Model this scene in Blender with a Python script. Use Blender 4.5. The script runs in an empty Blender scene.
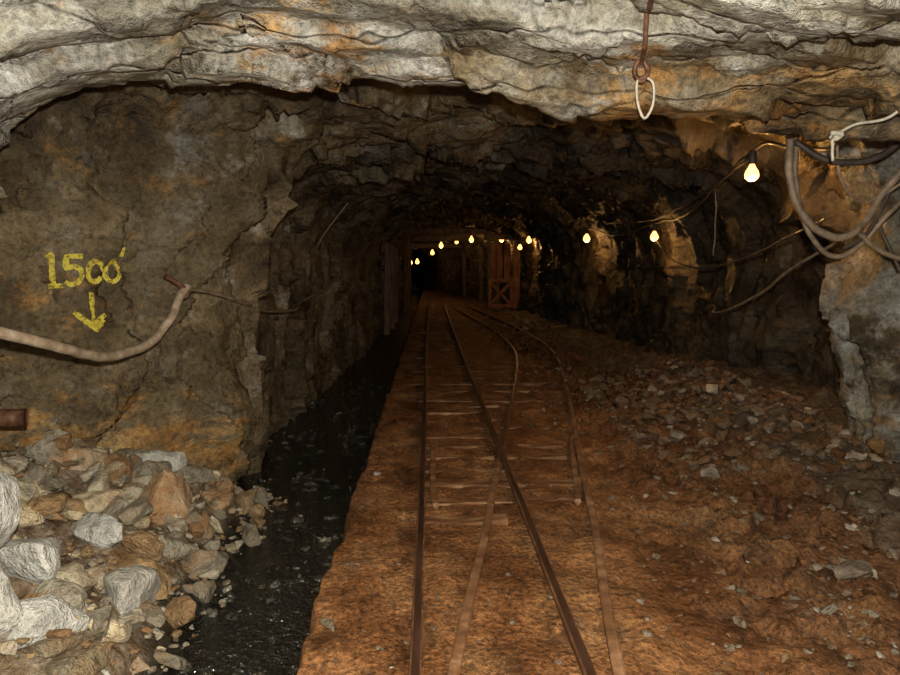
import bpy, bmesh, math, random
import numpy as np
from mathutils import Vector, Matrix, noise, Euler
from mathutils.bvhtree import BVHTree
random.seed(7)
scene=bpy.context.scene
scene.view_settings.view_transform='Standard'
scene.view_settings.look='None'
FLASH=830.0

# ---------------------------------------------------------------- helpers
def sstep(a,b,x):
    t=(x-a)/(b-a)
    t=0.0 if t<0 else (1.0 if t>1 else t)
    return t*t*(3-2*t)
def pl(x,pts):
    return float(np.interp(x,[p[0] for p in pts],[p[1] for p in pts]))
def link(o,parent=None):
    scene.collection.objects.link(o)
    if parent: o.parent=parent
    return o
def empty(name):
    e=bpy.data.objects.new(name,None); e.empty_display_size=0.1
    return link(e)
def mesh_obj(name,verts,faces,mat=None,smooth=True,parent=None):
    me=bpy.data.meshes.new(name)
    me.from_pydata([tuple(v) for v in verts],[],faces)
    me.update()
    if smooth: me.polygons.foreach_set('use_smooth',[True]*len(me.polygons))
    if mat: me.materials.append(mat)
    o=bpy.data.objects.new(name,me)
    return link(o,parent)

# ---------------------------------------------------------------- material helpers
class N:
    def __init__(s,name):
        s.m=bpy.data.materials.new(name); s.m.use_nodes=True
        s.nt=s.m.node_tree; s.nt.nodes.clear()
        s.out=s.n('ShaderNodeOutputMaterial')
        s.b=s.n('ShaderNodeBsdfPrincipled')
        s.l(s.b.outputs[0],s.out.inputs[0])
        s.tc=s.n('ShaderNodeTexCoord').outputs['Object']
    def n(s,t,**k):
        x=s.nt.nodes.new(t)
        for a,b in k.items(): setattr(x,a,b)
        return x
    def l(s,a,b): s.nt.links.new(a,b)
    def put(s,sock,v):
        if hasattr(v,'links'): s.l(v,sock)
        elif isinstance(v,(tuple,list)) and len(v)==3 and sock.type=='RGBA': sock.default_value=(*v,1)
        else: sock.default_value=v
    def mapping(s,scale=(1,1,1),rot=(0,0,0)):
        m=s.n('ShaderNodeMapping'); m.inputs['Scale'].default_value=scale; m.inputs['Rotation'].default_value=rot
        s.l(s.tc,m.inputs[0]); return m.outputs[0]
    def noise(s,scale,detail=4,rough=.6,vec=None,dist=0.0,col=False):
        x=s.n('ShaderNodeTexNoise'); s.l(vec or s.tc,x.inputs['Vector'])
        x.inputs['Scale'].default_value=scale; x.inputs['Detail'].default_value=detail
        x.inputs['Roughness'].default_value=rough; x.inputs['Distortion'].default_value=dist
        return x.outputs['Color' if col else 'Fac']
    def voro(s,scale,feature='F1',vec=None):
        x=s.n('ShaderNodeTexVoronoi'); x.feature=feature; s.l(vec or s.tc,x.inputs['Vector'])
        x.inputs['Scale'].default_value=scale
        return x.outputs['Distance']
    def vm(s,op,a,b=None):
        x=s.n('ShaderNodeVectorMath'); x.operation=op
        s.put(x.inputs[0],a)
        if b is not None: s.put(x.inputs[1],b)
        return x.outputs['Value' if op=='DOT_PRODUCT' else 'Vector']
    def scl(s,a,f):
        x=s.n('ShaderNodeVectorMath'); x.operation='SCALE'; s.l(a,x.inputs[0]); x.inputs['Scale'].default_value=f
        return x.outputs['Vector']
    def facets(s,vec,scale,step=.25):
        x=s.n('ShaderNodeTexVoronoi'); x.feature='F1'; s.l(vec,x.inputs['Vector']); x.inputs['Scale'].default_value=scale
        c=s.vm('SUBTRACT',x.outputs['Color'],(.5,.5,.5))
        d=s.vm('SUBTRACT',vec,x.outputs['Position'])
        h=s.math('MULTIPLY',s.vm('DOT_PRODUCT',d,c),scale*1.3)
        sp=s.n('ShaderNodeSeparateColor'); s.l(x.outputs['Color'],sp.inputs[0])
        return s.math('ADD',h,s.math('MULTIPLY',sp.outputs[0],step)), sp.outputs[1]
    def ramp(s,fac,stops):
        r=s.n('ShaderNodeValToRGB'); s.l(fac,r.inputs[0]); e=r.color_ramp.elements
        while len(e)<len(stops): e.new(.5)
        for i,(p,c) in enumerate(stops):
            e[i].position=p
            e[i].color=(*c,1) if isinstance(c,(tuple,list)) else (c,c,c,1)
        return r.outputs[0]
    def mix(s,f,a,b,mode='MIX'):
        x=s.n('ShaderNodeMix'); x.data_type='RGBA'; x.blend_type=mode
        s.put(x.inputs[0],f); s.put(x.inputs[6],a); s.put(x.inputs[7],b); return x.outputs[2]
    def math(s,op,a,b=0.0,clamp=False):
        x=s.n('ShaderNodeMath'); x.operation=op; x.use_clamp=clamp
        s.put(x.inputs[0],a); s.put(x.inputs[1],b); return x.outputs[0]
    def bump(s,h,strength=.5,dist=.03,normal=None):
        x=s.n('ShaderNodeBump'); x.inputs['Strength'].default_value=strength; x.inputs['Distance'].default_value=dist
        s.l(h,x.inputs['Height'])
        if normal: s.l(normal,x.inputs['Normal'])
        return x.outputs[0]
    def wsum(s,*terms):
        acc=None
        for sock,w in terms:
            t=s.math('MULTIPLY',sock,w)
            acc=t if acc is None else s.math('ADD',acc,t)
        return acc
    def fin(s,col,rough=.6,normal=None,metal=0.0,spec=.4):
        s.put(s.b.inputs['Base Color'],col); s.put(s.b.inputs['Roughness'],rough)
        s.put(s.b.inputs['Metallic'],metal); s.b.inputs['Specular IOR Level'].default_value=spec
        if normal: s.l(normal,s.b.inputs['Normal'])
        return s.m

def rock_material(name):
    a=N(name)
    at=a.n('ShaderNodeAttribute'); at.attribute_name='mask'
    sep=a.n('ShaderNodeSeparateColor'); a.l(at.outputs['Color'],sep.inputs[0])
    R,G,B=sep.outputs[0],sep.outputs[1],sep.outputs[2]
    A=at.outputs['Alpha']
    warp=a.vm('ADD',a.tc,a.scl(a.noise(2.0,2,.6,col=True),.38))
    wmap=a.n('ShaderNodeMapping'); wmap.inputs['Scale'].default_value=(.8,1.1,1.25); wmap.inputs['Rotation'].default_value=(.15,.25,.1); a.l(warp,wmap.inputs[0])
    wv=wmap.outputs[0]
    f1,c1=a.facets(wv,2.2,.22)
    f2,c2=a.facets(wv,7.0,.18)
    n1=a.noise(1.3,5,.62)
    base=a.ramp(n1,[(.30,(.055,.040,.021)),(.44,(.140,.102,.051)),(.56,(.205,.158,.088)),(.72,(.30,.26,.19))])
    grey=a.ramp(a.noise(1.6,5,.66,vec=wv),[(.32,(.10,.09,.065)),(.43,(.25,.23,.17)),(.55,(.38,.375,.325)),(.68,(.58,.58,.54))])
    nm=a.noise(2.6,5,.7)
    org=a.ramp(nm,[(.3,(.16,.070,.02)),(.5,(.37,.20,.06)),(.68,(.48,.33,.14))])
    gm=a.math('ADD',R,a.math('MULTIPLY',a.math('SUBTRACT',nm,.5),2.1))
    gm=a.ramp(gm,[(.32,0.),(.62,1.)])
    om=a.math('ADD',G,a.math('MULTIPLY',a.math('SUBTRACT',a.noise(3.2,4,.7,vec=a.mapping((.7,1.2,1.6))),.5),2.5))
    om=a.ramp(om,[(.44,0.),(.74,.9)])
    c=a.mix(gm,base,grey); c=a.mix(om,c,org)
    c=a.mix(.55,c,a.ramp(c1,[(0,.55),(1,1.35)]),'MULTIPLY')
    c=a.mix(.3,c,a.ramp(c2,[(0,.5),(1,1.4)]),'MULTIPLY')
    fine=a.noise(24,4,.78)
    c=a.mix(.85,c,a.ramp(fine,[(.3,.25),(.5,1.),(.7,1.6)]),'MULTIPLY')
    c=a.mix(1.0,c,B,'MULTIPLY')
    ck=a.n('ShaderNodeMapping'); ck.inputs['Scale'].default_value=(.38,1.3,2.3); ck.inputs['Rotation'].default_value=(.1,.12,.22); a.l(warp,ck.inputs[0])
    v=a.voro(1.5,'DISTANCE_TO_EDGE',ck.outputs[0])
    c=a.mix(a.math('MULTIPLY',n1,A),c,a.ramp(v,[(0,.2),(.018,1.)]),'MULTIPLY')
    h=a.wsum((a.math('MULTIPLY',a.ramp(v,[(0,0.),(.03,1.)]),A),.018),(f1,.13),(f2,.045),(fine,.036))
    nn=a.bump(h,.9,1.0)
    rough=a.ramp(nm,[(.35,.40),(.65,.72)])
    return a.fin(c,rough,nn,spec=.35)

M_rock=rock_material('mine_rock')

def mud_material():
    a=N('iron_stained_mud')
    at=a.n('ShaderNodeAttribute'); at.attribute_name='mask'
    sep=a.n('ShaderNodeSeparateColor'); a.l(at.outputs['Color'],sep.inputs[0])
    R,G,B=sep.outputs
    st=a.mapping((1.25,.7,1))
    n1=a.noise(1.5,5,.65,vec=st)
    base=a.ramp(n1,[(.3,(.095,.036,.012)),(.46,(.22,.090,.029)),(.60,(.34,.160,.056)),(.76,(.44,.265,.125))])
    peb=a.noise(34,4,.8,vec=st)
    base=a.mix(.9,base,a.ramp(peb,[(.34,.25),(.5,1.),(.68,1.7)]),'MULTIPLY')
    blot=a.noise(4.0,5,.72,vec=st)
    base=a.mix(.75,base,a.ramp(blot,[(.38,.32),(.52,1.05)]),'MULTIPLY')
    v=a.noise(9,5,.78)
    gravel=a.ramp(v,[(.33,(.05,.03,.017)),(.48,(.15,.098,.054)),(.60,(.24,.19,.13)),(.78,(.46,.42,.33))])
    gm=a.math('ADD',R,a.math('MULTIPLY',a.math('SUBTRACT',blot,.5),1.4))
    gm=a.ramp(gm,[(.35,0.),(.7,1.)])
    c=a.mix(gm,base,gravel)
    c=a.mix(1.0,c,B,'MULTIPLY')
    wet=a.ramp(v,[(.35,(.008,.008,.006)),(.7,(.04,.037,.028))])
    c=a.mix(G,c,wet)
    h=a.wsum((blot,.035),(peb,.030),(a.voro(30),.014))
    nn=a.bump(h,.85,1.0)
    rough=a.mix(G,a.ramp(n1,[(.35,.42),(.6,.8)]),(.15,.15,.15))
    return a.fin(c,rough,nn,spec=.35)
M_mud=mud_material()

def simple(name,stops,scale=8,rough=.6,bump=.4,bd=.01,bscale=30,metal=0.,spec=.4,stretch=(1,1,1)):
    a=N(name)
    c=a.ramp(a.noise(scale,4,.65,vec=a.mapping(stretch)),stops)
    nn=a.bump(a.noise(bscale,3,.7,vec=a.mapping(stretch)),bump,bd)
    return a.fin(c,rough,nn,metal,spec)
M_rail=simple('rusty_rail_steel',[(.3,(.06,.026,.012)),(.5,(.14,.062,.028)),(.7,(.26,.125,.06))],7,.55,.5,.005,40,.1,.4)
M_railtop=simple('worn_rail_head',[(.3,(.04,.02,.012)),(.7,(.13,.065,.04))],6,.4,.3,.003,40,.5,.4,(1,.3,1))
M_siding=simple('muddy_rail_steel',[(.3,(.09,.038,.016)),(.5,(.20,.095,.042)),(.7,(.37,.22,.12))],7,.6,.5,.005,40,.0,.4)
M_tie=simple('muddy_timber',[(.38,(.10,.040,.016)),(.52,(.20,.095,.038)),(.68,(.38,.235,.12))],7,.6,.8,.012,22,0,.3,(.5,2,1))
M_timber=simple('red_brown_timber',[(.3,(.12,.042,.018)),(.6,(.34,.15,.065)),(.8,(.46,.25,.13))],5,.7,.5,.01,20,0,.3,(2,2,.4))
M_oldtimber=simple('grey_old_timber',[(.3,(.06,.040,.024)),(.7,(.22,.155,.095))],5,.8,.6,.01,20,0,.3,(2,2,.4))
M_hose=simple('dusty_hose',[(.3,(.22,.155,.09)),(.55,(.38,.30,.21)),(.75,(.52,.46,.36))],14,.6,.4,.004,50)
M_cable=simple('muddy_cable',[(.3,(.08,.058,.036)),(.6,(.22,.165,.11)),(.8,(.36,.29,.20))],14,.55,.4,.003,50)
M_darkcable=simple('black_cable',[(.3,(.02,.017,.013)),(.7,(.07,.055,.04))],14,.45,.3,.003,50)
M_string=simple('pale_cord',[(.3,(.34,.31,.24)),(.7,(.60,.57,.48))],30,.8,.3,.002,90)
M_iron=simple('rusty_iron',[(.3,(.06,.026,.014)),(.6,(.18,.085,.05)),(.8,(.32,.19,.12))],20,.6,.6,.004,60,.3)
M_socket=simple('black_socket',[(.3,(.015,.013,.01)),(.7,(.04,.035,.03))],20,.5,.2,.001,60)
a=N('ditch_water')
nn=a.bump(a.wsum((a.noise(9,4,.7),.075),(a.noise(34,2,.7),.034)),1.0,1.0)
M_water=a.fin((.010,.009,.006),.10,nn,0,1.0)
def rubble_mat(name,stops,rough=.6,spec=.3,bs=12,stain=.8):
    a=N(name)
    g=a.n('ShaderNodeNewGeometry').outputs['Random Per Island']
    c=a.ramp(g,stops)
    n=a.noise(9,5,.75)
    c=a.mix(.85,c,a.ramp(n,[(.28,.25),(.5,.95),(.7,1.5)]),'MULTIPLY')
    if stain>0:
        om=a.ramp(a.noise(4,4,.7),[(.48,0.),(.64,stain)])
        c=a.mix(om,c,stops[0][1])
    nn=a.bump(a.wsum((n,.07),(a.noise(40,3,.7),.012)),.9,1.0)
    return a.fin(c,rough,nn,spec=spec)
M_rub=rubble_mat('broken_ore_rock',[(0,(.22,.12,.05)),(.15,(.31,.20,.095)),(.35,(.17,.145,.095)),(.55,(.28,.25,.185)),(.75,(.38,.34,.25)),(.9,(.56,.46,.29)),(1,(.12,.095,.06))],stain=.65)
M_grey=rubble_mat('grey_boulder_rock',[(0,(.38,.36,.30)),(.5,(.42,.41,.36)),(1,(.48,.475,.43))],stain=0)
M_ore=rubble_mat('orange_stained_boulder_rock',[(0,(.32,.16,.055)),(1,(.42,.35,.24))],stain=.9)
M_deb=rubble_mat('loose_debris',[(0,(.12,.055,.02)),(.3,(.18,.10,.048)),(.6,(.15,.12,.08)),(.88,(.20,.165,.12)),(1,(.44,.40,.32))])
M_wet=rubble_mat('wet_gravel',[(0,(.05,.036,.020)),(.4,(.024,.025,.017)),(.8,(.042,.042,.030)),(.93,(.07,.065,.046)),(1,(.26,.23,.17))],.16,.9,20,0)
a=N('yellow_spray_paint')
al=a.ramp(a.noise(26,5,.75),[(.34,0.),(.53,.9)])
a.put(a.b.inputs['Alpha'],al)
M_paint=a.fin((.70,.58,.07),.6,None,0,.3)
a=N('lit_bulb_glass'); a.b.inputs['Emission Color'].default_value=(1,.46,.10,1); a.b.inputs['Emission Strength'].default_value=4.2
M_bulb=a.fin((.9,.8,.6),.3)
try: M_bulb.cycles.emission_sampling='NONE'
except Exception: pass

# ---------------------------------------------------------------- tunnel shell
Lp=[(-3,-2.5),(2.5,-2.5),(3.2,-2.55),(3.9,-2.85),(4.25,-3.25),(4.7,-3.15),(5.2,-2.55),(5.6,-2.08),(6.0,-1.75),(6.35,-1.62),(6.7,-1.85),(8,-1.85),(8.8,-1.75),(11,-1.65),(15,-1.5),(20,-1.45),(30,-1.4),(45,-1.9),(70,-4)]
Rp=[(-3,3.6),(3,3.8),(4.7,4.1),(5.1,3.8),(5.35,3.5),(5.8,3.5),(6.2,3.9),(7,4.15),(10,4.1),(13,4.2),(17,4.3),(18.5,4.0),(22,3.8),(26,3.75),(32,3.4),(40,2.3),(50,1.2),(70,-1)]
Hp=[(-3,3.2),(2,3.0),(4.0,2.98),(5,3.0),(6.5,3.0),(7.2,2.93),(8,2.88),(8.3,2.98),(10,3.05),(12,3.12),(14,3.3),(16,3.3),(18,3.5),(25,3.7),(35,3.8),(45,3.4),(70,3)]
zlipP=[(-3.2,2.42),(-2.6,2.56),(-2.1,2.68),(-1.3,2.73),(-.9,2.73),(-.4,2.66),(.1,2.60),(1.2,2.47),(2.0,2.39),(2.7,2.40),(4,2.4)]
def lipY(x): return 4.15+.22*noise.noise(Vector((x*1.1,3.3,0)))+.10*noise.noise(Vector((x*4,1.3,0)))+.12*max(0,-x-1.2)
def H(x,y):
    far=pl(y,Hp)
    ly=lipY(x)
    zl=pl(x,zlipP)
    s=(ly-y)/.50+1.0*noise.noise(Vector((x*.45,y*.5,9.1)))+.15*x
    if s<0: s=0
    k=math.floor(s); f=s-k
    near=zl+.105*(k+sstep(.74,.86,f))+.012*s
    near=min(near,3.05)
    w=sstep(ly-.02,ly+.16,y)
    return near*(1-w)+far*w
BUMPS=[ # centre, radius, inward push
 ((-2.5,3.1,.9),.45,.30),((3.5,5.5,1.3),.5,.08),((-2.50,2.85,2.12),.62,.66),
 ((-1.7,6.1,2.4),.5,.15),((-1.75,6.0,.3),.45,.26),((-1.85,8.0,1.0),.6,.15),
 ((-2.6,5.0,.6),.6,.10),((4.0,8.5,.6),.8,.2),((3.95,6.85,2.35),.50,.55),((-2.35,5.3,1.9),.35,.10),
]
def facet(p,sc,seed,tilt=1.2,warp=.16):
    q=Vector((p.x/sc[0],p.y/sc[1],p.z/sc[2]))
    q+=noise.noise_vector(q*1.7+Vector((seed,0,0)))*warp
    d,pts=noise.voronoi(q)
    c=pts[0]
    r=noise.cell_vector(c*9.7+Vector((seed*3.1,seed,1)))
    r=Vector((r.x-.5,r.y-.5,r.z-.5))
    return r.x+tilt*(q-c).dot(r)
def disp(p,y):
    sc=1.0 if y<20 else 1.3
    roof=sstep(1.9,2.3,p.z)*sstep(4.9,4.4,y)
    d=.08*noise.fractal(p*.55,1.0,2.0,3)
    if roof>.5:
        d+=.15*facet(p,(1.3,.8,.9),1,1.5)*(1-.45*roof)
        d+=.070*facet(p,(.55,.34,.30),2,1.6)*(1-.35*roof)
    else:
        d+=.18*facet(p,(.7,.62,1.3),1,1.7)
        d+=.09*facet(p,(.33,.30,.55),2,1.8)
    if y<14: d+=.028*facet(p,(.18,.14,.14),3,1.6)*(1-.3*roof)
    d+=.012*noise.fractal(p*4.0,.9,2.1,3)
    return d*sc
ys=[]
y=-2.5
while y<66:
    ys.append(y)
    if y<2.2: y+=.12
    elif y<7.2: y+=.022
    elif y<12: y+=.045
    elif y<20: y+=.08
    elif y<35: y+=.16
    else: y+=.4
NT=440
Z0=1.25
rows=[]
th=np.linspace(0,math.pi,500)
for y in ys:
    L=pl(y,Lp); R=pl(y,Rp); cx=(L+R)/2; w=(R-L)/2
    n=4.2 if y<5 else pl(y,[(5,4.2),(7,3.6),(12,3.0),(14,2.7)])
    r=(np.abs(np.cos(th)/w)**n+np.abs(np.sin(th))**n)**(-1/n)
    X=cx-r*np.cos(th); ZS=r*np.sin(th)
    hh=pl(y,Hp)-Z0
    px=np.concatenate([[L-.02],X,[R+.02]]); pz=np.concatenate([[-.75],Z0+ZS*hh,[-.75]])
    cum=np.concatenate([[0],np.cumsum(np.hypot(np.diff(px),np.diff(pz)))])
    t=np.linspace(0,cum[-1],NT)
    bx=np.interp(t,cum,px); bz=np.interp(t,cum,pz)
    tx=np.gradient(bx); tz=np.gradient(bz); ln=np.hypot(tx,tz)+1e-9
    nx=tz/ln; nz=-tx/ln
    row=[]
    for i in range(NT):
        x=float(bx[i]); z=float(bz[i])
        if z>Z0:
            z=Z0+(z-Z0)/hh*(H(x,y)-Z0)
        p=Vector((x,y,z))
        d=disp(p,y)
        for c,rad,amp in BUMPS:
            dd=(p-Vector(c)).length
            if dd<rad*2: d+=amp*math.exp(-(dd/rad)**2*1.6)
        row.append((x+float(nx[i])*d, y+.25*d*noise.noise(p*2), z+float(nz[i])*d))
    rows.append(row)
NY=len(ys)
i1=int(NT*.27); i2=int(NT*.73)
def mask_at(p):
    x,y,z=p
    n=noise.noise(Vector((x*.8,y*.8,z*.8)))
    roof=sstep(4.75,4.25,y)*sstep(1.9,2.25,z)
    grey=roof*(.82-.56*sstep(.5,1.8,x)-.50*sstep(3.3,3.85,y)*sstep(-1.8,-1.0,x)+.5*n)
    grey+=.65*sstep(4.1,3.6,y)*sstep(-1.6,-2.0,x)*(1-roof)
    grey+=.30*sstep(2.9,3.2,x)*sstep(6.3,5.7,y)
    grey+=.14
    if y>5 and z>2.3: grey+=.1
    org=roof*(.44*math.exp(-((x+.6)/.8)**2)*sstep(3.2,3.8,y)+.36*sstep(.4,1.2,x)*sstep(3.0,3.9,y)+.14)
    org+=.50*sstep(.9,.1,z)*sstep(7,5,y)*(1 if x<0 else .6)
    org+=.26*sstep(6.6,5.4,y)*(1-roof)
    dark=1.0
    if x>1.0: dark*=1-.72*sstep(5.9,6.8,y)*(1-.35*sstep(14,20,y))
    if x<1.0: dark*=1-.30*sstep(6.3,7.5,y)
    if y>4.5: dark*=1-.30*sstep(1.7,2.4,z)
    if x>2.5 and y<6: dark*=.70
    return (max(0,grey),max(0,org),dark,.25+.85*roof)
def strip(name,a,b):
    W=b-a+1
    V=[r[i] for r in rows for i in range(a,b+1)]
    F=[(j*W+i,j*W+i+1,(j+1)*W+i+1,(j+1)*W+i) for j in range(NY-1) for i in range(W-1)]
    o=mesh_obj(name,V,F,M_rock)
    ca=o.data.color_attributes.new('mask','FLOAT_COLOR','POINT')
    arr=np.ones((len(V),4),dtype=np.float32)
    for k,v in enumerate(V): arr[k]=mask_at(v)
    ca.data.foreach_set('color',arr.ravel())
    return o,V,F
wl,VL,FL=strip('wall_left',0,i1)
cl,VC,FC=strip('ceiling',i1,i2)
wr,VR,FR=strip('wall_right',i2,NT-1)
bL=BVHTree.FromPolygons(VL,FL); bR=BVHTree.FromPolygons(VR,FR); bC=BVHTree.FromPolygons(VC,FC)
BV=[bL,bC,bR]
def cast(o,d,mx=20):
    best=None
    for b in BV:
        h=b.ray_cast(Vector(o),Vector(d).normalized(),mx)
        if h[0] is not None and (best is None or h[3]<best[3]): best=h
    return best
ev=[Vector(v) for v in rows[-1]]
cen=Vector((pl(ys[-1],Lp)*.5+pl(ys[-1],Rp)*.5,ys[-1]+.3,1.2))
mesh_obj('wall_back',[cen]+ev,[(0,i+1,i+2) for i in range(len(ev)-1)],M_rock)
ev=[Vector(v) for v in rows[0]]
mesh_obj('wall_front',[Vector((.7,ys[0]-.3,1.2))]+ev,[(0,i+2,i+1) for i in range(len(ev)-1)],M_rock)

# ---------------------------------------------------------------- floor
def edge(y): return -.55+.045*noise.noise(Vector((0,y*1.3,5)))+.035*noise.noise(Vector((0,y*5,5)))
def floor_z(x,y,fine=True):
    e=edge(y)
    s=sstep(e-.05,e+.015,x)
    p=Vector((x,y,0))
    bed=.025*noise.noise(p*2.2)+.014*noise.noise(p*7)
    rr=sstep(1.7,3.7,x+.45*noise.noise(p*.8))
    bed+=.28*rr*sstep(14,8,y)*sstep(4.8,6.6,y)+.06*rr
    if fine:
        k=.25+.75*sstep(.9,2.0,x)
        if -.15<x<.7: k*=.6
        bed+=k*.08*noise.fractal(p*3.5,.8,2.1,5)
        if x>1.0: bed+=sstep(1,2.0,x)*.08*facet(p,(.2,.2,.3),4,1.4,.4)
    ditch=-.32+.03*noise.noise(p*5)
    m=sstep(-1.05,-1.7,x+.18*noise.noise(p*1.9))*sstep(6.0,4.8,y)
    ditch+=m*(.44+.08*noise.fractal(p*3,.9,2,4))+.26*sstep(-1.7,-2.6,x)*sstep(6.0,4.6,y)
    if fine: ditch+=m*.05*facet(p,(.22,.2,.3),5)
    return ditch*(1-s)+bed*s
xs=[]
x=-4.6
while x<5.6:
    xs.append(x)
    if x<-3: x+=.08
    elif x<-.95: x+=.03
    elif -.68<x<-.46: x+=.012
    elif x<3.6: x+=.028
    else: x+=.06
fy=[]
y=-2.6
while y<66.5:
    fy.append(y)
    y+= .15 if y<2 else (.028 if y<6.5 else (.05 if y<11 else (.12 if y<22 else .5)))
V=[];mk=[]
for y in fy:
    for x in xs:
        z=floor_z(x,y); V.append((x,y,z))
        e=edge(y)
        w=sstep(e-.0,e-.05,x)*(1-sstep(-.15,-.02,z))
        g=.85*sstep(1.9,3.2,x+.6*noise.noise(Vector((x*.7,y*.5,2))))
        if x<-1: g=max(g,.95)
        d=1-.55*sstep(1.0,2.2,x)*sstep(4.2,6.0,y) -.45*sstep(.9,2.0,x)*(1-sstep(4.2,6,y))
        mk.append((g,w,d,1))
W=len(xs)
F=[(j*W+i,j*W+i+1,(j+1)*W+i+1,(j+1)*W+i) for j in range(len(fy)-1) for i in range(W-1)]
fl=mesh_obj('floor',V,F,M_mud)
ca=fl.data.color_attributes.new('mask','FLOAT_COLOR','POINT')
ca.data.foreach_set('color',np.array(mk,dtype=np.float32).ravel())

# water in ditch
V=[];F=[]
wy=np.linspace(-2.4,60,120)
for y in wy: V+= [(max(-2.0,pl(y,Lp)+.05),y,-.248),(-.57,y,-.248)]
F=[(2*i,2*i+1,2*i+3,2*i+2) for i in range(len(wy)-1)]
mesh_obj('drainage_ditch_water',V,F,M_water)

# ---------------------------------------------------------------- rocks
def hull(n,rough=False,seed=0):
    rnd=random.Random(seed)
    bm=bmesh.new()
    for i in range(n):
        v=Vector((rnd.gauss(0,1),rnd.gauss(0,1),rnd.gauss(0,1))).normalized()*rnd.uniform(.38,.52)
        bm.verts.new(v)
    r=bmesh.ops.convex_hull(bm,input=bm.verts)
    bmesh.ops.delete(bm,geom=[g for g in r['geom_interior'] if isinstance(g,bmesh.types.BMVert)],context='VERTS')
    if rough:
        bmesh.ops.subdivide_edges(bm,edges=bm.edges[:],cuts=5,use_grid_fill=True)
        bmesh.ops.triangulate(bm,faces=bm.faces[:])
        for _ in range(2): bmesh.ops.smooth_vert(bm,verts=bm.verts[:],factor=.5,use_axis_x=True,use_axis_y=True,use_axis_z=True)
        for v in bm.verts:
            v.co*=1.06+.14*noise.fractal(v.co*2.6+Vector((seed,0,0)),.9,2,4)
    bm.verts.index_update()
    vs=[v.co.copy() for v in bm.verts]; fs=[[v.index for v in f.verts] for f in bm.faces]
    bm.free(); return vs,fs
proto=[hull(random.randint(11,18),False,s) for s in range(16)]
protoB=[hull(random.randint(9,14),True,s+50) for s in range(10)]
class Batch:
    def __init__(s): s.V=[];s.F=[]
    def add(s,pr,loc,size,sq=None,rot=None):
        vs,fs=pr
        sq=sq or (random.uniform(.8,1.3),random.uniform(.7,1.1),random.uniform(.45,.8))
        rot=rot if rot is not None else (random.uniform(-.4,.4),random.uniform(-.4,.4),random.uniform(0,6.28))
        m=Matrix.Translation(loc)@Euler(rot).to_matrix().to_4x4()@Matrix.Diagonal((size*sq[0],size*sq[1],size*sq[2],1))
        b=len(s.V); s.V+=[m@v for v in vs]; s.F+=[[b+i for i in f] for f in fs]
B=Batch()
for i in range(3400):
    y=2.3+9.5*random.random()**1.6; x=random.uniform(-1.95,-.60)
    c=noise.noise(Vector((x*2.2,y*1.6,4)))
    if c<.02 and random.random()<.75: continue
    s=.016+.10*random.random()**3.0
    B.add(random.choice(proto),(x,y,-.260+.012*random.random()),s)
for i in range(150):
    y=random.uniform(12,30)
    B.add(random.choice(proto),(random.uniform(-1.3,-.66),y,-.268),random.uniform(.05,.13))
mesh_obj('ditch_gravel',B.V,B.F,M_wet,smooth=False)
B=Batch()
for i in range(360):
    y=random.uniform(2.6,5.5); x=random.uniform(-2.75,-1.12)
    if x>-1.20-.25*noise.noise(Vector((x,y*1.5,0))): continue
    s=random.choice([.07,.10,.13,.16,.20,.25])*random.uniform(.8,1.2)
    z=floor_z(x,y,False)+s*.20
    B.add(random.choice(protoB if s>.12 else proto),(x,y,z),s,(random.uniform(.85,1.4),random.uniform(.7,1.1),random.uniform(.5,.85)),(random.uniform(-.7,.7),random.uniform(-.7,.7),random.uniform(0,6.28)))
for i in range(1600):
    y=random.uniform(2.5,5.6); x=random.uniform(-2.75,-1.02)
    if x>-1.15-.25*noise.noise(Vector((x,y*1.5,0))): continue
    s=.015+.06*random.random()**2
    B.add(random.choice(proto),(x,y,floor_z(x,y,False)+random.uniform(.0,.05)),s)
mesh_obj('rubble_pile',B.V,B.F,M_rub,smooth=False)
def boulder(x,y,z,s,sq,rot,mat,k):
    B=Batch(); B.add(protoB[k],(x,y,z),s,sq,rot)
    return mesh_obj('boulder',B.V,B.F,mat,smooth=False)
boulder(-1.46,3.32,.03,.46,(1.2,.9,.70),(.1,.2,1.9),M_grey,1)
boulder(-1.68,2.88,.08,.52,(1.1,.9,.7),(.1,.3,1.3),M_grey,0)
boulder(-1.92,3.10,.26,.60,(1,.9,.8),(.3,.1,2.3),M_grey,2)
boulder(-1.42,2.68,-.08,.36,(1.2,.9,.6),(.1,.1,.3),M_grey,6)
boulder(-1.66,4.30,.18,.48,(.85,.8,.95),(.2,-.2,.8),M_ore,3)
boulder(-1.48,4.70,.0,.38,(1.1,.8,.7),(.0,.2,2.8),M_ore,4)
boulder(-1.98,4.0,.24,.36,(1.2,.9,.5),(.1,-.2,.2),M_rub,5)
boulder(-2.25,4.5,.34,.38,(1.3,.8,.6),(.1,.2,.6),M_ore,6)
boulder(-1.92,4.85,.28,.34,(1.4,.8,.5),(.1,.1,.1),M_grey,7)
boulder(-1.82,2.90,.62,.42,(.5,.9,.95),(.2,-.1,.4),M_grey,5)
boulder(-1.86,2.72,.30,.54,(.8,.9,.95),(.2,-.1,1.4),M_grey,3)
boulder(-1.38,3.05,-.14,.18,(1.2,.9,.6),(.1,.1,1.3),M_rub,1)
boulder(-1.78,3.72,.20,.36,(1.2,1,.6),(.2,.1,2.3),M_grey,6)
boulder(-1.45,3.90,.04,.26,(1.2,.9,.7),(.2,.3,1.0),M_rub,8)
boulder(-2.2,3.7,.32,.34,(1.2,.9,.7),(.2,.3,2.0),M_rub,9)
boulder(2.16,3.45,.05,.28,(1.3,.8,.4),(.1,0,.3),M_deb,2)
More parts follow.
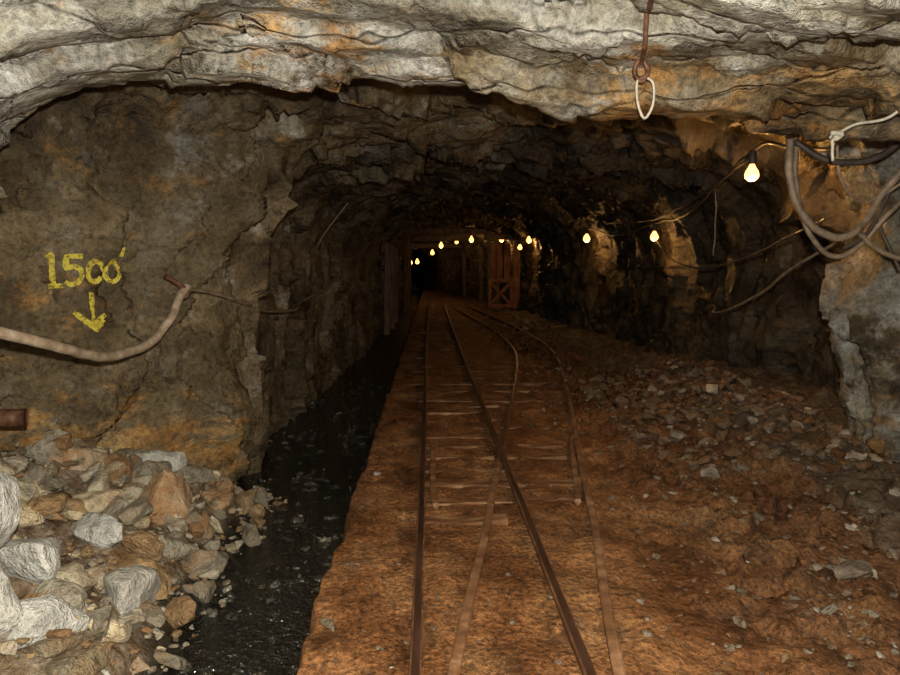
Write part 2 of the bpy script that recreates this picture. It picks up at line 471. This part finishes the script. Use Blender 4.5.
boulder(3.35,6.55,.30,.20,(1.3,.8,.6),(.1,0,.3),M_grey,3)
boulder(-.46,3.05,.0,.13,(.7,1.3,.40),(.1,0,.5),M_rub,4)
boulder(-.42,5.35,.01,.10,(1.2,1.0,.5),(.1,0,.5),M_grey,5)
B=Batch()
for i in range(3600):
    y=2.6+8.5*random.random()**1.1; x=random.triangular(.9,3.9,3.0)
    c=noise.noise(Vector((x*.9,y*.7,7)))
    if c<-.05 and random.random()<.6: continue
    s=.015+.08*random.random()**2.5
    B.add(random.choice(proto),(x,y,floor_z(x,y)+s*.1),s)
for i in range(1300):
    y=random.uniform(5.2,9.5); x=random.uniform(1.9,3.6)
    s=.03+.16*random.random()**2
    B.add(random.choice(proto),(x,y,floor_z(x,y)+s*.12),s)
for i in range(1300):
    y=2.4+9*random.random()**1.2; x=random.uniform(-.5,2.2)
    s=.007+.03*random.random()**2
    B.add(random.choice(proto),(x,y,floor_z(x,y)+s*.1),s)
mesh_obj('loose_rock_debris',B.V,B.F,M_deb,smooth=False)

# ---------------------------------------------------------------- sweeps
def catmull(P,n=12):
    P=[Vector(p) for p in P]
    Q=[P[0]*2-P[1]]+P+[P[-1]*2-P[-2]]
    out=[]
    for i in range(1,len(Q)-2):
        for k in range(n):
            t=k/n
            out.append(.5*((2*Q[i])+(-Q[i-1]+Q[i+1])*t+(2*Q[i-1]-5*Q[i]+4*Q[i+1]-Q[i+2])*t*t+(-Q[i-1]+3*Q[i]-3*Q[i+1]+Q[i+2])*t**3))
    out.append(P[-1]); return out
def tube(name,P,r,mat,parent=None,n=12,seg=10,wob=0.0):
    pts=catmull(P,n) if len(P)>2 else [Vector(P[0]).lerp(Vector(P[1]),k/8) for k in range(9)]
    V=[];F=[]
    up=Vector((0.13,.21,1)).normalized()
    for i,p in enumerate(pts):
        t=(pts[min(i+1,len(pts)-1)]-pts[max(i-1,0)]).normalized()
        a=t.cross(up)
        if a.length<.05: a=t.cross(Vector((1,0,0)))
        a.normalize(); b=t.cross(a)
        pp=p+noise.noise_vector(p*6)*wob
        for k in range(seg):
            an=2*math.pi*k/seg
            V.append(pp+a*math.cos(an)*r+b*math.sin(an)*r)
    for i in range(len(pts)-1):
        for k in range(seg):
            F.append((i*seg+k,i*seg+(k+1)%seg,(i+1)*seg+(k+1)%seg,(i+1)*seg+k))
    F.append(tuple(range(seg))); F.append(tuple((len(pts)-1)*seg+k for k in range(seg))[::-1])
    return mesh_obj(name,V,F,mat,True,parent)
RP=[(-.048,0),(.048,0),(.048,.010),(.008,.020),(.008,.062),(.022,.070),(.024,.094),(.016,.100),(-.016,.100),(-.024,.094),(-.022,.070),(-.008,.062),(-.008,.020),(-.048,.010)]
def rail(name,P,parent,zoff=-.01,sc=1.0,mat=None):
    pts=catmull([(p[0],p[1],0) for p in P],10)
    V=[];F=[];m=len(RP)
    for i,p in enumerate(pts):
        t=(pts[min(i+1,len(pts)-1)]-pts[max(i-1,0)]).normalized()
        s=Vector((t.y,-t.x,0))
        for (a,z) in RP: V.append(p+s*(a*sc+.006*noise.noise(p*1.3))+Vector((0,0,z*sc+zoff+.010*noise.noise(p*.6))))
    for i in range(len(pts)-1):
        for k in range(m): F.append((i*m+k,i*m+(k+1)%m,(i+1)*m+(k+1)%m,(i+1)*m+k))
    F.append(tuple(range(m))[::-1]); F.append(tuple((len(pts)-1)*m+k for k in range(m)))
    o=mesh_obj(name,V,F,mat or M_rail,False,parent)
    o.data.materials.append(M_railtop if mat is None else mat)
    for q in range(len(pts)-1): o.data.polygons[q*m+7].material_index=1
    return o
trA=empty('railway_track')
ZR=-.030
rail('rail_left',[(-.06,-1),(-.06,4),(-.065,9),(-.07,16),(-.05,28),(-.1,40),(-.6,60)],trA,ZR)
rail('rail_right',[(.61,-1),(.605,4),(.60,9),(.595,16),(.61,28),(.56,40),(.06,60)],trA,ZR)
Bl=[(-.42,-1),(-.12,1.0),(.1,2.64),(.32,4.0),(.55,5.5),(1.02,8.5),(1.5,12),(1.68,14.5),(1.65,18),(1.45,22),(.9,30),(.62,37)]
trB=empty('railway_siding_track')
rail('rail_left',[p for p in Bl if p[1]<5.6],trB,ZR-.010,1,M_siding)
rail('rail_left_far',[(.60,5.85),(.80,7.1),(1.02,8.5),(1.5,12),(1.68,14.5),(1.65,18),(1.45,22),(.9,30)],trB,ZR-.010)
rail('rail_right',[(p[0]+.66+.06*sstep(4,14,p[1])-.03*sstep(4,2,p[1]),p[1]) for p in Bl[1:-1]],trB,ZR,1,M_siding)
rail('check_rail_left',[(.035,4.55),(.02,4.8),(.02,5.8),(.05,6.3)],trB,ZR-.01,.9,M_siding)
rail('check_rail_right',[(1.0,4.6),(1.06,4.9),(1.24,6.0),(1.36,6.5)],trB,ZR-.01,.9,M_siding)
def box(V,F,c,d,rz=0,jit=0.):
    b=len(V); m=Matrix.Rotation(rz,3,'Z')
    for sx in (-1,1):
        for sy in (-1,1):
            for sz in (-1,1):
                v=Vector((sx*d[0]/2,sy*d[1]/2,sz*d[2]/2))+Vector((random.uniform(-jit,jit),random.uniform(-jit,jit),random.uniform(-jit,jit)))
                V.append(m@v+Vector(c))
    for f in [(0,1,3,2),(4,6,7,5),(0,4,5,1),(2,3,7,6),(0,2,6,4),(1,5,7,3)]: F.append(tuple(b+i for i in f))
def plank(V,F,x0,x1,y,w,top,rz):
    n=18; b=len(V)
    for i in range(n+1):
        x=x0+(x1-x0)*i/n; yy=y+rz*(x-(x0+x1)/2)
        z=top+.020*noise.noise(Vector((x*3.1,y*3,3)))
        ww=w/2*(1+.35*noise.noise(Vector((x*4,y*2,8))))
        V += [(x,yy-ww,z-.09),(x,yy-ww,z-.006),(x,yy-ww*.8,z),(x,yy+ww*.8,z),(x,yy+ww,z-.006),(x,yy+ww,z-.09)]
    for i in range(n):
        for k in range(5): F.append((b+i*6+k,b+(i+1)*6+k,b+(i+1)*6+k+1,b+i*6+k+1))
    F.append(tuple(b+k for k in range(6))); F.append(tuple(b+n*6+k for k in range(6))[::-1])
V=[];F=[]
y=4.35
while y<30:
    if y<8.2:
        plank(V,F,-.04+random.uniform(-.04,.02),.48+.07*(y-4.4)+random.uniform(-.05,.1),y,.12,.012+random.uniform(-.008,.008),random.uniform(-.04,.04))
        if random.random()<.5: plank(V,F,.62,1.0+.12*(y-4.5),y+.03,.13,.002+random.uniform(-.006,.008),random.uniform(-.04,.04))
        y+=.38
    else:
        x1=1.25+.10*(y-3.5) if y<13 else .85
        plank(V,F,-.28+random.uniform(-.05,.05),x1,y+random.uniform(-.03,.03),.14,.001+random.uniform(-.010,.008),random.uniform(-.03,.03))
        y+=.62
mesh_obj('railway_sleepers',V,F,M_tie,False)

# ---------------------------------------------------------------- 1500' paint and arrow
T=Vector((.68,.735,0)).normalized(); Nn=Vector((.735,-.68,0)).normalized()
O=Vector((-2.54,5.1,1.6))+T*.10+Vector((0,0,-.0))
def onwall(a,b):
    p=O+T*a+Vector((0,0,b))
    h=bL.ray_cast(p+Nn*1.2,-Nn,3)
    if h[0] is None: return p
    return h[0]+Nn*.012
def stroke(V,F,pts,w):
    P=[]
    for i in range(len(pts)-1):
        a=Vector(pts[i]);b=Vector(pts[i+1]); n=max(2,int((b-a).length/.012))
        for k in range(n): P.append(a.lerp(b,k/n))
    P.append(Vector(pts[-1]))
    base=len(V); m=5
    for i,p in enumerate(P):
        t=(P[min(i+1,len(P)-1)]-P[max(i-1,0)]).normalized(); s=Vector((-t.y,t.x))
        ww=w*(1+.35*noise.noise(Vector((p.x*20,p.y*20,0))))
        for k in range(m):
            q=p+s*ww*(k/(m-1)-.5); V.append(onwall(q.x,q.y))
    for i in range(len(P)-1):
        for k in range(m-1): F.append((base+i*m+k,base+i*m+k+1,base+(i+1)*m+k+1,base+(i+1)*m+k))
def ell(cx,cy,rx,ry,n=18): return [(cx+rx*math.sin(2*math.pi*k/n)+.012*k/n,cy+ry*math.cos(2*math.pi*k/n)) for k in range(n+1)]
sign=empty('painted_distance_marking')
V=[];F=[]
stroke(V,F,[(-.235,.085),(-.205,.115),(-.205,-.115)],.036)
stroke(V,F,[(-.25,-.115),(-.15,-.112)],.032)
stroke(V,F,[(-.03,.10),(-.125,.10),(-.128,.01),(-.085,.03),(-.045,.005),(-.035,-.045),(-.065,-.095),(-.105,-.105),(-.14,-.085)],.034)
stroke(V,F,ell(.045,-.01,.052,.075),.034)
stroke(V,F,ell(.175,-.008,.050,.078),.034)
stroke(V,F,[(.262,.17),(.245,.10)],.024)
mesh_obj('digits_1500_feet',V,F,M_paint,True,sign)
V=[];F=[]
stroke(V,F,[(.02,-.16),(.025,-.28),(.03,-.41)],.034)
stroke(V,F,[(-.10,-.30),(-.04,-.36),(.03,-.42),(.07,-.37),(.115,-.33)],.034)
stroke(V,F,[(-.09,-.32),(.03,-.44),(.11,-.37)],.026)
mesh_obj('down_arrow',V,F,M_paint,True,sign)

# ---------------------------------------------------------------- hoses & cables
hs=empty('air_hose')
tube('hose',[(-2.30,2.9,1.46),(-2.15,3.45,1.31),(-2.05,3.85,1.19),(-2.03,4.4,1.06),(-1.96,4.9,1.09),(-1.90,5.15,1.24),(-1.87,5.3,1.40),(-1.85,5.4,1.47)],.030,M_hose,hs,14,12,.012)
tube('hose_tie',[(-1.96,5.25,1.56),(-1.88,5.33,1.49),(-1.84,5.38,1.42),(-1.9,5.36,1.38)],.018,M_iron,hs,8,8)
wc=empty('wall_cable')
def hugL(y,z,off=.05):
    h=cast((0.3,y,z),(-1,0,0)); return Vector((h[0].x+off,y,z)) if h else Vector((-1.6,y,z))
tube('cable',[(-1.86,5.38,1.46),(-1.72,5.75,1.40),hugL(6.2,1.30,.10),hugL(6.8,1.21,.20),hugL(7.8,1.16,.20),hugL(9.0,1.20,.16),hugL(10.5,1.35,.12),hugL(12.5,1.7,.12),hugL(15.5,2.2,.1)],.016,M_cable,wc,10,8,.01)
tube('cable_upper',[hugL(10.2,1.5,.08),hugL(10.5,2.0,.06),hugL(10.6,2.6,.06)],.014,M_cable,wc,8,8)
tube('rusty_pipe',[(-2.85,4.15,.72),(-2.45,4.25,.71)],.055,M_iron,None,4,16)

cb=empty('hanging_cable_bundle')
def s_cab(nm,P,r,m): tube(nm,P,r,m,cb,14,10,.008)
s_cab('cable_big_loop',[(2.40,4.7,2.62),(2.40,4.7,2.30),(2.46,4.7,2.05),(2.60,4.7,1.88),(2.78,4.7,1.82),(2.93,4.7,1.92),(3.05,4.7,2.12),(3.2,4.6,2.36)],.026,M_cable)
s_cab('cable_second_loop',[(2.47,4.78,2.62),(2.5,4.78,2.15),(2.60,4.78,1.86),(2.76,4.78,1.70),(2.92,4.78,1.74),(3.1,4.7,1.98),(3.3,4.65,2.2)],.018,M_cable)
s_cab('cable_thin_loop',[(2.72,4.7,2.45),(2.75,4.7,2.22),(2.86,4.7,2.08),(3.0,4.7,2.08),(3.2,4.65,2.22)],.010,M_cable)
s_cab('cable_dark_swag',[(2.45,4.75,2.46),(2.7,4.7,2.32),(3.0,4.65,2.36),(3.2,4.6,2.56)],.022,M_darkcable)
s_cab('cable_lower',[(2.90,4.7,1.86),(3.0,4.7,1.76),(3.2,4.7,1.68),(3.5,4.7,1.66)],.018,M_cable)
s_cab('cable_mid',[(2.80,4.72,1.74),(2.95,4.7,1.84),(3.05,4.7,2.02),(3.12,4.7,2.2)],.014,M_darkcable)
s_cab('cable_feeder',[(2.85,4.85,1.80),(2.85,5.5,1.60),(2.9,6.0,1.42),(2.95,6.8,1.22),(3.2,7.8,1.12),(3.5,8.5,1.15)],.011,M_cable)
s_cab('cable_feeder_upper',[(2.75,4.85,1.95),(2.85,5.6,1.85),(3.0,6.6,1.72),(3.1,8.0,1.62),(3.3,9.5,1.75),(3.6,11.2,2.10)],.009,M_darkcable)
s_cab('cable_drop',[(3.02,4.72,1.95),(3.10,4.72,1.80),(3.20,4.7,1.60)],.012,M_darkcable)
s_cab('cable_side_drop',[(3.08,7.6,2.55),(3.10,7.6,2.2),(3.09,7.6,1.75)],.009,M_darkcable)

def roof(x,y):
    h=bC.ray_cast(Vector((x,y,1.2)),Vector((0,0,1)),4); return h[0].z if h[0] else 2.7
wcd=empty('tied_cord')
def rz(x,y,z): return (x,y,min(z,roof(x,y)-.015))
tube('cord',[rz(2.50,3.3,2.62),rz(2.42,3.45,2.54),rz(2.36,3.62,2.47),rz(2.29,3.8,2.38),(2.23,3.88,2.33),(2.22,3.88,2.27),(2.225,3.88,2.20)],.008,M_string,wcd,10,8)
tube('cord_knot',[(2.20,3.87,2.35),(2.25,3.85,2.34),(2.24,3.89,2.32),(2.21,3.88,2.33)],.013,M_string,wcd,8,8)

hk=empty('hanging_rope_loop')
sp=[]
for k in range(8):
    t=k/7; x=.86+.19*t; yy=2.75+.80*t
    sp.append((x,yy,roof(x,yy)-.018))
sp[-1]=(1.045,3.54,min(2.68,sp[-1][2]))
tube('iron_strap',sp,.012,M_iron,hk,6,8,.003)
zt=min(2.64,roof(1.05,3.55)-.05)
lc=Vector((1.05,3.55,zt))
ring=[lc+Vector((.033*math.cos(t),.01*math.sin(2*t),.045*math.sin(t))) for t in np.linspace(0,2*math.pi,14)]
tube('hook_eye',ring,.012,M_iron,hk,4,8)
tube('hook_shank',[(1.0,3.54,zt+.05),(1.06,3.55,zt+.04),(1.08,3.55,zt-.02),(1.05,3.55,zt-.06),(1.02,3.55,zt-.03)],.010,M_iron,hk,6,8)
tube('rope_loop',[(1.06,3.55,zt-.04),(1.03,3.55,2.53),(1.035,3.55,2.43),(1.07,3.55,2.355),(1.11,3.55,2.42),(1.11,3.55,2.52),(1.07,3.55,zt-.035)],.0065,M_string,hk,8,8,.003)

# ---------------------------------------------------------------- light string
ls=empty('string_lights')
bulbs=[(2.86,6.25,2.50,50,.062),(3.62,11.3,2.19,20,.065),(3.75,16.8,2.42,20,.085),(3.45,24.5,2.72,34,.095),(3.30,25.8,2.50,0,.085),(2.95,29,2.95,18,.105),(2.0,34,3.15,16,.115),(1.4,37,3.15,0,.10),(.62,39,3.05,14,.125),(.15,43,2.75,0,.125),(-.9,50,2.3,8,.145),(-1.5,55,2.3,0,.145),(3.7,27.5,2.9,0,.08)]
prof=[(0,-.075),(.018,-.072),(.034,-.058),(.040,-.038),(.034,-.016),(.020,.006),(.014,.020),(.014,.030)]
def lathe(name,prof,loc,sc,mat,parent,seg=16):
    V=[];F=[]
    for r,z in prof:
        for k in range(seg):
            t=2*math.pi*k/seg; V.append(Vector((r*math.cos(t)*sc,r*math.sin(t)*sc,z*sc))+Vector(loc))
    for i in range(len(prof)-1):
        for k in range(seg): F.append((i*seg+k,i*seg+(k+1)%seg,(i+1)*seg+(k+1)%seg,(i+1)*seg+k))
    return mesh_obj(name,V,F,mat,True,parent)
for i,(x,y,z,pw,r) in enumerate(bulbs):
    sc=r/.040
    lathe(f'bulb_{i+1}',prof,(x,y,z),sc,M_bulb,ls)
    lathe(f'socket_{i+1}',[(0,.022),(.019,.022),(.022,.04),(.022,.085),(.014,.10),(0,.10)],(x,y,z),min(sc,1.6),M_socket,ls)
    if pw:
        ld=bpy.data.lights.new(f'bulb_light_{i+1}','POINT'); ld.energy=pw; ld.color=(1,.50,.15); ld.shadow_soft_size=.05
        lo=bpy.data.objects.new(f'bulb_light_{i+1}',ld); lo.location=(x,y-.02,z-.075*sc-.07); link(lo,ls)
P=[(3.15,5.4,2.52),(3.0,5.9,2.62)]
for i in range(9):
    x,y,z,pw,r=bulbs[i]; nx=bulbs[i+1]
    P.append((x,y,z+.10*min(r/.04,1.6)))
    P.append(((x+nx[0])/2+.02,(y+nx[1])/2,(z+nx[2])/2-.02))
tube('light_cable',P,.014,M_darkcable,ls,10,8,.02)
tube('light_cable_branch',[(2.86,6.25,2.62),(2.95,7.4,2.45),(3.2,9.4,2.35),(3.6,12,2.42),(3.75,15,2.60)],.012,M_darkcable,ls,10,8,.02)

# ---------------------------------------------------------------- timber work far in the tunnel
def timber(name,parent,parts,mat):
    V=[];F=[]
    for c,d,rot in parts:
        b=len(V); box(V,F,(0,0,0),d,0,.006)
        m=Matrix.Translation(c)@Matrix.Rotation(rot,4,'Y')
        for k in range(b,len(V)): V[k]=m@V[k]
    o=mesh_obj(name,V,F,mat,False,parent); bb=o.modifiers.new('bevel','BEVEL'); bb.width=.01; return o
tf=empty('timber_bulkhead')
Y=28.0
timber('post_right',tf,[((3.45,Y,1.40),(.26,.24,2.85),0)],M_timber)
timber('post_left',tf,[((2.35,Y+.1,1.40),(.14,.2,2.85),0)],M_oldtimber)
timber('header_beam',tf,[((2.9,Y,2.90),(1.5,.24,.20),0)],M_oldtimber)
timber('back_boards',tf,[((2.50+.3*k,Y+.25,1.9),(.25,.04,1.5),0) for k in range(3)],M_timber)
timber('gate_frame',tf,[((2.88,Y-.1,1.18),(1.1,.10,.14),0),((2.88,Y-.1,.18),(1.1,.10,.14),0),((2.38,Y-.1,.65),(.13,.10,1.1),0),((3.25,Y-.1,.65),(.13,.10,1.1),0)],M_timber)
timber('gate_brace',tf,[((2.8,Y-.18,.68),(.12,.06,1.2),.75),((2.8,Y-.18,.68),(.10,.05,1.1),-.75)],M_timber)
def post_set(y,x0,x1,h):
    t=empty('timber_support_set')
    timber('post_left',t,[((x0,y,h/2-.15),(.2,.2,h+.2),.02)],M_oldtimber)
    timber('post_right',t,[((x1,y,h/2-.05),(.2,.2,h+.1),-.02)],M_oldtimber)
    timber('cap_beam',t,[(((x0+x1)/2,y,h+.1),(x1-x0+.5,.22,.24),0)],M_oldtimber)
for y,x0,x1,h in [(31.5,-1.05,3.0,3.2),(36,-1.1,2.6,3.1),(41,-1.2,2.0,2.9)]: post_set(y,x0,x1,h)
t=empty('timber_lagging')
timber('posts',t,[((-1.12,18.5,1.1),(.16,.18,2.4),.02),((-1.12,20.5,1.1),(.16,.18,2.4),-.01),((-1.12,22.6,1.1),(.16,.18,2.4),.0)],M_oldtimber)
timber('planks',t,[((-1.23,19.5,1.1+.35*k),(.05,2.3,.2),0) for k in range(4)],M_oldtimber)

# ---------------------------------------------------------------- camera + flash
cd=bpy.data.cameras.new('camera'); cd.lens=28; cd.sensor_width=36; cd.clip_start=.05; cd.clip_end=200
co=bpy.data.objects.new('camera',cd); link(co)
co.location=(0,0,1.6); co.rotation_euler=(math.radians(90-5.5),0,math.radians(-1.63))
scene.camera=co
ld=bpy.data.lights.new('camera_flash','POINT'); ld.energy=FLASH; ld.color=(1,.93,.82); ld.shadow_soft_size=.03
lo=bpy.data.objects.new('camera_flash',ld); lo.location=(.05,-.02,1.78); link(lo)
w=bpy.data.worlds.new('world'); scene.world=w; w.use_nodes=True
w.node_tree.nodes['Background'].inputs[0].default_value=(.01,.008,.006,1); w.node_tree.nodes['Background'].inputs[1].default_value=.2
